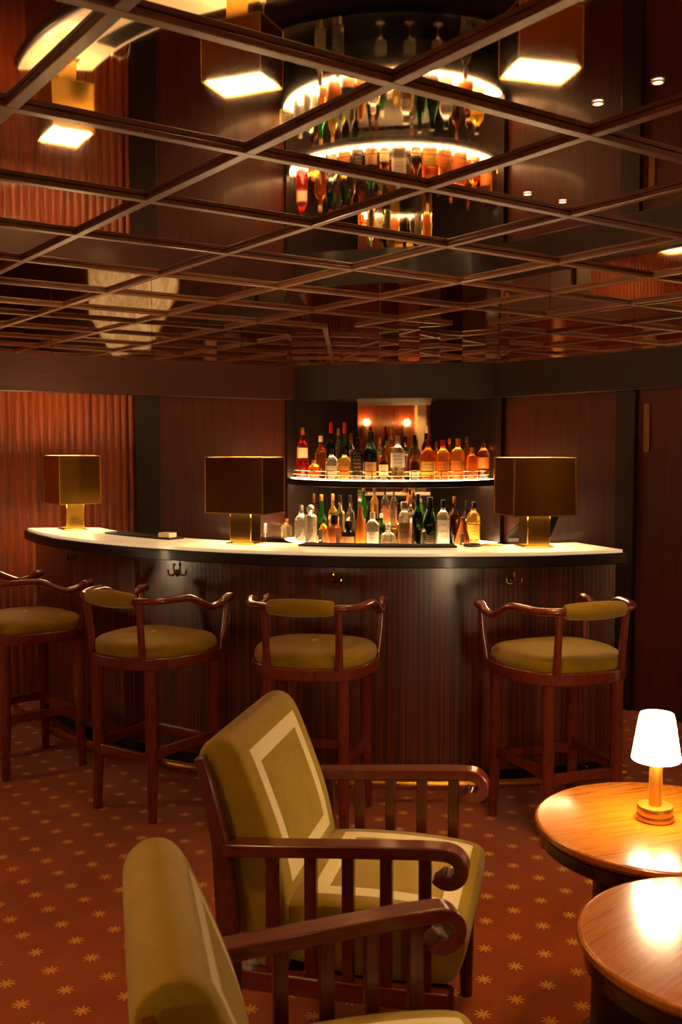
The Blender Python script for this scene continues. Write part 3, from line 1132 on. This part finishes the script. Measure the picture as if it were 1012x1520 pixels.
def bottle(loc, h, r, shape, col, cap, label, text, group, fill=None, fillcol=None, sq=2.0, lz=(.12, .46), kind='bottle', ball=False):
    o = thing(kind, text, kind, loc, atan2(loc[0], loc[1]) * -1, group)
    prof, cz, cr = SHAPES[shape]
    if fill:
        low = [(a, z) for a, z in prof if z < fill]
        cut = lerp_prof(prof, fill)
        hi = [(a, z) for a, z in prof if z > fill]
        MB().lathe([(a * r, z * h) for a, z in low + [(cut, fill), (0, fill)]], 28, ex=sq).build('liquid', gmat(fillcol or col), o)['label'] = 'coloured liquid in the lower half'
        MB().lathe([(a * r, z * h) for a, z in [(0, fill + .002), (cut, fill + .002)] + hi], 28, ex=sq).build('glass', gmat(col), o)
    else:
        MB().lathe([(a * r, z * h) for a, z in prof], 28, ex=sq).build('glass', gmat(col), o)
    if cap:
        if ball:
            zb = prof[-1][1]
            rb = (1 - zb) * h / 2
            MB().lathe([(0, zb * h - .004), (r * .3, zb * h), (rb * .6, zb * h + rb * .2), (rb, zb * h + rb), (rb * .7, zb * h + rb * 1.7), (0, zb * h + 2 * rb)], 20).build('stopper', gmat(cap) if cap in GC else CAPM[cap], o)
        else:
            rc = max(cr * r, .010)
            z0 = cz * h
            MB().lathe([(0, z0 + .001), (rc, z0), (rc * 1.02, z0 + .002), (rc, h - .003), (rc * .9, h), (0, h)], 20).build('cap', CAPM[cap], o)
    if label:
        rr = r * 1.012
        a = R(58)
        MB().lathe([(rr, lz[0] * h), (rr, lz[1] * h)], 16, ex=sq, a0=-pi / 2 - a, a1=-pi / 2 + a).build('label', LABM[label], o)
    return o


F_PX = 1478.0


def place_row(xp, rad):
    """where the sight line of column xp meets the arc of radius rad on the shelf"""
    s_ = (xp - 506) / F_PX
    a, b, c = s_ * s_ + 1, -2 * (s_ * SC[0] + SC[1]), SC[0] ** 2 + SC[1] ** 2 - rad * rad
    d = b * b - 4 * a * c
    y = (-b - math.sqrt(d)) / (2 * a) if d > 0 else -b / (2 * a)
    return s_ * y, y


def zof(yp, y):
    t = R(3.8)
    b = -(yp - 760) / F_PX
    return 1.6 + y * (-sin(t) + b * cos(t)) / (cos(t) + b * sin(t))


GU_ = 'bottles on the glowing upper shelf'
UPPER = [
    # x, top y, width, row radius, shape, glass, cap, label, label text, extra
    (449, 635, 18, .66, 'spirit', 'pink', 'gold', 'cream', 'tall pink bottle with red liquid, leftmost on the upper shelf', dict(fill=.34, fillcol='red', lz=(.40, .60))),
    (466, 683, 17, .66, 'squat', 'amber', 'cork', None, 'low amber decanter beside the tall pink bottle', dict()),
    (476, 647, 17, .55, 'spirit', 'amber', 'cream', None, 'amber bottle with cream stopper behind the low decanter', dict()),
    (492, 667, 18, .66, 'squat', 'clear', 'black', 'grey', 'clear bottle with grey label and black cap', dict(sq=5)),
    (511, 667, 18, .66, 'squat', 'yellow', 'black', 'orange', 'yellow bottle with orange label and black cap', dict(sq=5)),
    (491, 627, 14, .54, 'wine', 'deep', 'red', None, 'red capped bottle behind the grey label bottle', dict()),
    (502, 636, 13, .44, 'spirit', 'clear', 'gold', None, 'slim clear gold capped bottle between two red caps', dict()),
    (511, 627, 14, .54, 'wine', 'deep', 'red', None, 'red capped bottle behind the orange label bottle', dict()),
    (521, 643, 13, .44, 'spirit', 'clear', 'bronze', None, 'clear bottle with bronze cap peeping behind the black bottle', dict()),
    (530, 650, 18, .66, 'spirit', 'black', 'black', 'dark', 'black bottle with small gold lettering', dict(sq=4, lz=(.2, .56))),
    (550, 641, 20, .66, 'wine', 'deep', 'black', 'kraft', 'dark green bottle with kraft label and round emblem', dict(lz=(.06, .38))),
    (563, 650, 14, .54, 'spirit', 'clear', 'gold', None, 'gold capped bottle behind the dark green bottle', dict()),
    (569, 654, 16, .66, 'bulb', 'brown', 'black', 'cream', 'round dark bottle with beige label', dict(lz=(.12, .40))),
    (580, 632, 15, .52, 'spirit', 'orange', 'gold', None, 'tall orange bottle left of the calligraphy bottle', dict()),
    (590, 647, 21, .66, 'squat', 'clear', 'silver', 'white', 'wide clear bottle with black calligraphy on white label', dict(sq=4, lz=(.30, .62))),
    (601, 648, 15, .50, 'spirit', 'clear', 'black', None, 'clear black capped bottle behind the calligraphy bottle', dict()),
    (615, 655, 17, .67, 'bulb', 'brown', 'black', 'cream', 'dark brown round bottle with pale neck ribbon', dict(lz=(.10, .26))),
    (635, 652, 22, .66, 'squat', 'orange', 'bronze', 'yellow', 'orange square bottle right of the dark round one', dict(sq=4, fill=.5, fillcol='amber')),
    (632, 632, 12, .50, 'spirit', 'brown', 'white', None, 'slim brown bottle with white cap', dict()),
    (647, 655, 13, .52, 'spirit', 'amber', 'bronze', None, 'slim amber bottle behind the orange square one', dict()),
    (657, 653, 21, .66, 'squat', 'orange', 'red', 'orange', 'amber bottle with bright red cap', dict()),
    (666, 651, 12, .50, 'spirit', 'amber', 'orange', None, 'slim bottle with orange cap behind the red cap', dict()),
    (679, 651, 21, .66, 'squat', 'orange', 'gold', 'orange', 'amber bottle with tall gold cap and brown label', dict(sq=3)),
    (692, 648, 14, .54, 'spirit', 'amber', 'bronze', None, 'amber bottle with bronze cap, back row right', dict()),
    (700, 664, 18, .66, 'squat', 'amber', 'gold', None, 'low dark amber bottle near the right end', dict(fill=.55, fillcol='amber')),
    (706, 648, 10, .56, 'wine', 'brown', 'red', None, 'slim brown bottle with red cap near the right end', dict()),
    (717, 650, 19, .66, 'spirit', 'orange', 'black', 'orange', 'amber bottle with black cap, rightmost on the upper shelf', dict(lz=(.25, .52))),
]
GL_ = 'bottles on the lower counter of the back bar'
LOWER = [
    (425, 770, 16, .71, 'spirit', 'pale', 'orange', None, 'small orange capped bottle, leftmost on the lower counter', dict()),
    (447, 750, 20, .70, 'spirit', 'clear', 'silver', None, 'clear bottle with silver cap left of the carafe', dict()),
    (461, 749, 19, .71, 'carafe', 'clear', 'clear', None, 'tall clear carafe with round glass stopper', dict(ball=True, kind='carafe')),
    (466, 733, 13, .58, 'wine', 'brown', 'bronze', None, 'bronze capped bottle behind the carafe', dict()),
    (477, 734, 17, .60, 'bulb', 'green', 'gold', None, 'bright green bottle with gold foil neck', dict()),
    (480, 770, 12, .71, 'squat', 'amber', 'bronze', 'brown', 'small amber bottle with brown label beside the carafe', dict()),
    (496, 764, 20, .71, 'apothecary', 'copper', 'black', None, 'round copper bottle with black neck', dict()),
    (494, 733, 14, .56, 'spirit', 'yellow', 'gold', None, 'gold capped yellow bottle behind the copper one', dict()),
    (505, 735, 15, .60, 'spirit', 'clear', 'black', None, 'clear bottle with black cap behind the copper bottle', dict()),
    (517, 773, 20, .71, 'apothecary', 'black', 'black', 'kraft', 'black flask with kraft paper label', dict(sq=3, lz=(.06, .40))),
    (520, 735, 13, .58, 'spirit', 'clear', 'black', None, 'clear bottle with black cap behind the black flask', dict()),
    (535, 748, 15, .71, 'juice', 'juice', None, None, 'slim bottle of orange juice', dict()),
    (553, 760, 20, .71, 'squat', 'clear', 'white', 'white', 'clear bottle with white label right of the juice', dict(lz=(.10, .45))),
    (548, 744, 10, .58, 'wine', 'deep', 'black', None, 'dark green bottle behind the juice bottle', dict()),
    (557, 748, 12, .54, 'wine', 'brown', 'bronze', None, 'brown bottle behind the clear white label bottle', dict()),
    (566, 762, 14, .60, 'spirit', 'green', 'white', None, 'green bottle with white cap', dict()),
    (576, 779, 21, .71, 'apothecary', 'clear', 'clear', None, 'low clear jar bottle with ball stopper', dict(ball=True)),
    (586, 776, 12, .60, 'cylinder', 'yellow', 'gold', None, 'yellow jar behind the ball stopper bottle', dict(kind='jar')),
    (600, 745, 17, .71, 'cylinder', 'clear', 'silver', 'brown', 'clear square bottle with brown label', dict(sq=5, lz=(.1, .55))),
    (609, 735, 15, .58, 'spirit', 'clear', 'bronze', None, 'clear bottle with bronze cap behind the brown label one', dict()),
    (620, 733, 17, .70, 'wine', 'deep', 'black', None, 'tall green bottle left of the champagne bottle', dict()),
    (629, 781, 8, .765, 'cylinder', 'clear', None, None, 'small cut glass in front of the green bottles', dict(kind='cut_glass')),
    (638, 738, 20, .70, 'champagne', 'deep', 'black', 'dark', 'large dark champagne bottle in the middle right', dict(lz=(.08, .26))),
    (658, 742, 19, .70, 'squat', 'clear', 'black', 'white', 'clear square bottle with tall white label', dict(sq=5, lz=(.06, .58))),
    (674, 737, 15, .60, 'spirit', 'brown', 'bronze', None, 'brown bottle with bronze cap left of the cone bottle', dict()),
    (687, 768, 24, .71, 'cone', 'copper', 'bronze', None, 'cone shaped copper bottle', dict()),
    (692, 743, 13, .57, 'wine', 'brown', 'black', 'cream', 'black necked bottle behind the cone bottle', dict(lz=(.5, .56))),
    (703, 745, 20, .68, 'squat', 'yellow', 'black', 'yellow', 'yellow bottle with flat black cap', dict(fill=.5, fillcol='yellow')),
    (719, 739, 17, .62, 'squat', 'clear', 'bronze', 'yellow', 'clear bottle with yellow label, rightmost on the lower counter', dict(fill=.45, fillcol='yellow')),
]
for rows, zb, grp in ((UPPER, ZU, GU_), (LOWER, ZL, GL_)):
    for (xp, yp, wp, rad, shp, gl, cap, lb, text, kw) in rows:
        x, y = place_row(xp, rad)
        h = max(.08, zof(yp, y) - zb)
        kw = dict(kw)
        bottle((x, y, zb + .0005), h, wp / 2 / F_PX * y, shp, gl, cap, lb, text, grp, **kw)

# things on the bar and behind it
def on_bar(r, a, z=1.112):
    p = bar_pt(r, a)
    return (p[0], p[1], z)


def arc_mat(name, r0, r1, a0, a1, th, mat, label, cat):
    m = MB().poly([(x, y) for x, y in sector(r0, r1, a0, a1, 24)], 0, th)
    o = m.build(name, mat, loc=(BC[0], BC[1], 1.1125), bevel=.0015)
    return tag(o, label, cat)


arc_mat('bar_mat', 2.16, 2.27, -49, -34.5, .010, M_BLACK, 'long black bar mat on the bar between the left two lamps', 'bar mat')
arc_mat('bar_mat', 2.15, 2.27, -15.5, 4.0, .010, M_BLACK, 'long black bar mat in front of the bottles, middle of the bar', 'bar mat')
p = on_bar(2.235, -35.8, 1.1228)
nap = MB()
nap.box((0, 0, .012), (.075, .06, .024))
tag(nap.build('napkin_stack', M_PAPER, loc=p, rot=(0, 0, R(-30)), bevel=.002), 'stack of cream napkins at the end of the left bar mat', 'napkins')
p = on_bar(2.2, 6.3)
tag(MB().lathe([(0, 0), (.043, 0), (.045, .004), (.045, .012), (.040, .012), (.038, .005), (0, .005)], 32).build('coaster', M_BLACKGLOSS, loc=p), 'round black dish on the bar right of the middle mat', 'coaster')
p = on_bar(2.19, 8.9)
c_ = MB().box((0, 0, .005), (.10, .05, .010))
tag(c_.build('bill_tray', M_BRASSRUB, loc=p, rot=(0, 0, R(8)), bevel=.002), 'small metal tray on the bar left of the right lamp', 'tray')

# card terminal behind the right lamp
pt = thing('tablet_stand', 'black tilted screen on the bar behind the right lamp', 'screen', on_bar(1.99, 17.2, .84), R(17))
bmx = MB()
bmx.strip([(-.155, -.005), (.10, -.005)], [(-.045, .098), (.158, .098)], -.008, .008)
scr = bmx.build('screen', M_BLACKGLOSS, pt, loc=(0, 0, .295), rot=(R(-12), 0, 0), bevel=.002)
MB().box((.056, -.009, .098), (.205, .004, .004)).build('screen_edge', M_STEEL, scr)
MB().tube([(0, .02, .30), (0, .01, .01)], .018, 12).build('post', M_BLACK, pt)
MB().lathe([(0, 0), (.07, 0), (.07, .012), (0, .012)], 28).build('foot', M_BLACK, pt)

# a little bottle behind the bar by the middle lamp, and a tap
x, y = (394 - 506) / F_PX * 5.12, 5.12
bottle((x, y, .8405), .36, .017, 'spirit', 'clear', 'silver', 'cream', 'slim clear bottle just right of the middle lamp', 'bottles behind the bar', lz=(.55, .7))
x, y = (383 - 506) / F_PX * 5.14, 5.14
bottle((x, y, .8405), .355, .016, 'wine', 'brown', 'bronze', None, 'slim dark bottle half hidden by the middle lamp', 'bottles behind the bar')
tp = thing('bar_tap', 'chrome tap behind the left part of the bar', 'tap', (-1.23, 5.93, .84), R(-50))
MB().tube(catmull([(0, 0, .0), (0, 0, .16), (0, -.03, .21), (0, -.09, .215), (0, -.115, .19), (0, -.118, .165)], 5), .010, 12).build('spout', M_STEEL, tp)
MB().lathe([(0, 0), (.028, 0), (.026, .02), (.016, .03), (0, .03)], 20).build('base', M_STEEL, tp)
MB().tube([(.0, .0, .06), (.06, .0, .085)], [.008, .006], 10).build('lever', M_STEEL, tp)

# glassware on the work ledge, seen in the mirror ceiling
MG = MATS['glass_clear']


def wine_glass(loc, s_, text):
    o = thing('wine_glass', text, 'glass', loc, 0, 'glasses on the work ledge')
    MB().lathe([(0, .0), (.034 * s_, .0), (.034 * s_, .002), (.006, .008), (.004, .02), (.004, .075), (.012, .085), (0, .085)], 24).build('foot', MG, o)
    MB().lathe([(0, .085), (.014, .086), (.034 * s_, .110), (.038 * s_, .14), (.032 * s_, .185), (.030 * s_, .185), (.036 * s_, .14), (.032 * s_, .112), (0, .089)], 24).build('bowl', MG, o)
    return o


for i, xp in enumerate((545, 573, 600)):
    a = (-8, 2, 12)[i]
    p = bar_pt(1.0, a, SC)
    wine_glass((p[0], p[1], .7405), 1.1, ('wine glass on the ledge, leftmost of three mirrored above the bottles', 'wine glass on the ledge, middle of three mirrored above the bottles', 'wine glass on the ledge, rightmost of three mirrored above the bottles')[i])
for i, (a, hh, gl, tx) in enumerate(((-30, .33, 'pale', 'pale bottle mirrored at the top of the ceiling, left of the glasses'), (-23, .30, 'clear', 'clear bottle mirrored at the top of the ceiling, nearest the glasses'),
                                     (22, .31, 'clear', 'clear bottle mirrored at the top of the ceiling, right of the glasses'))):
    p = bar_pt(1.02, a, SC)
    bottle((p[0], p[1], .7405), hh, .036, 'wine', gl, 'silver', None, tx, 'bottles on the work ledge')
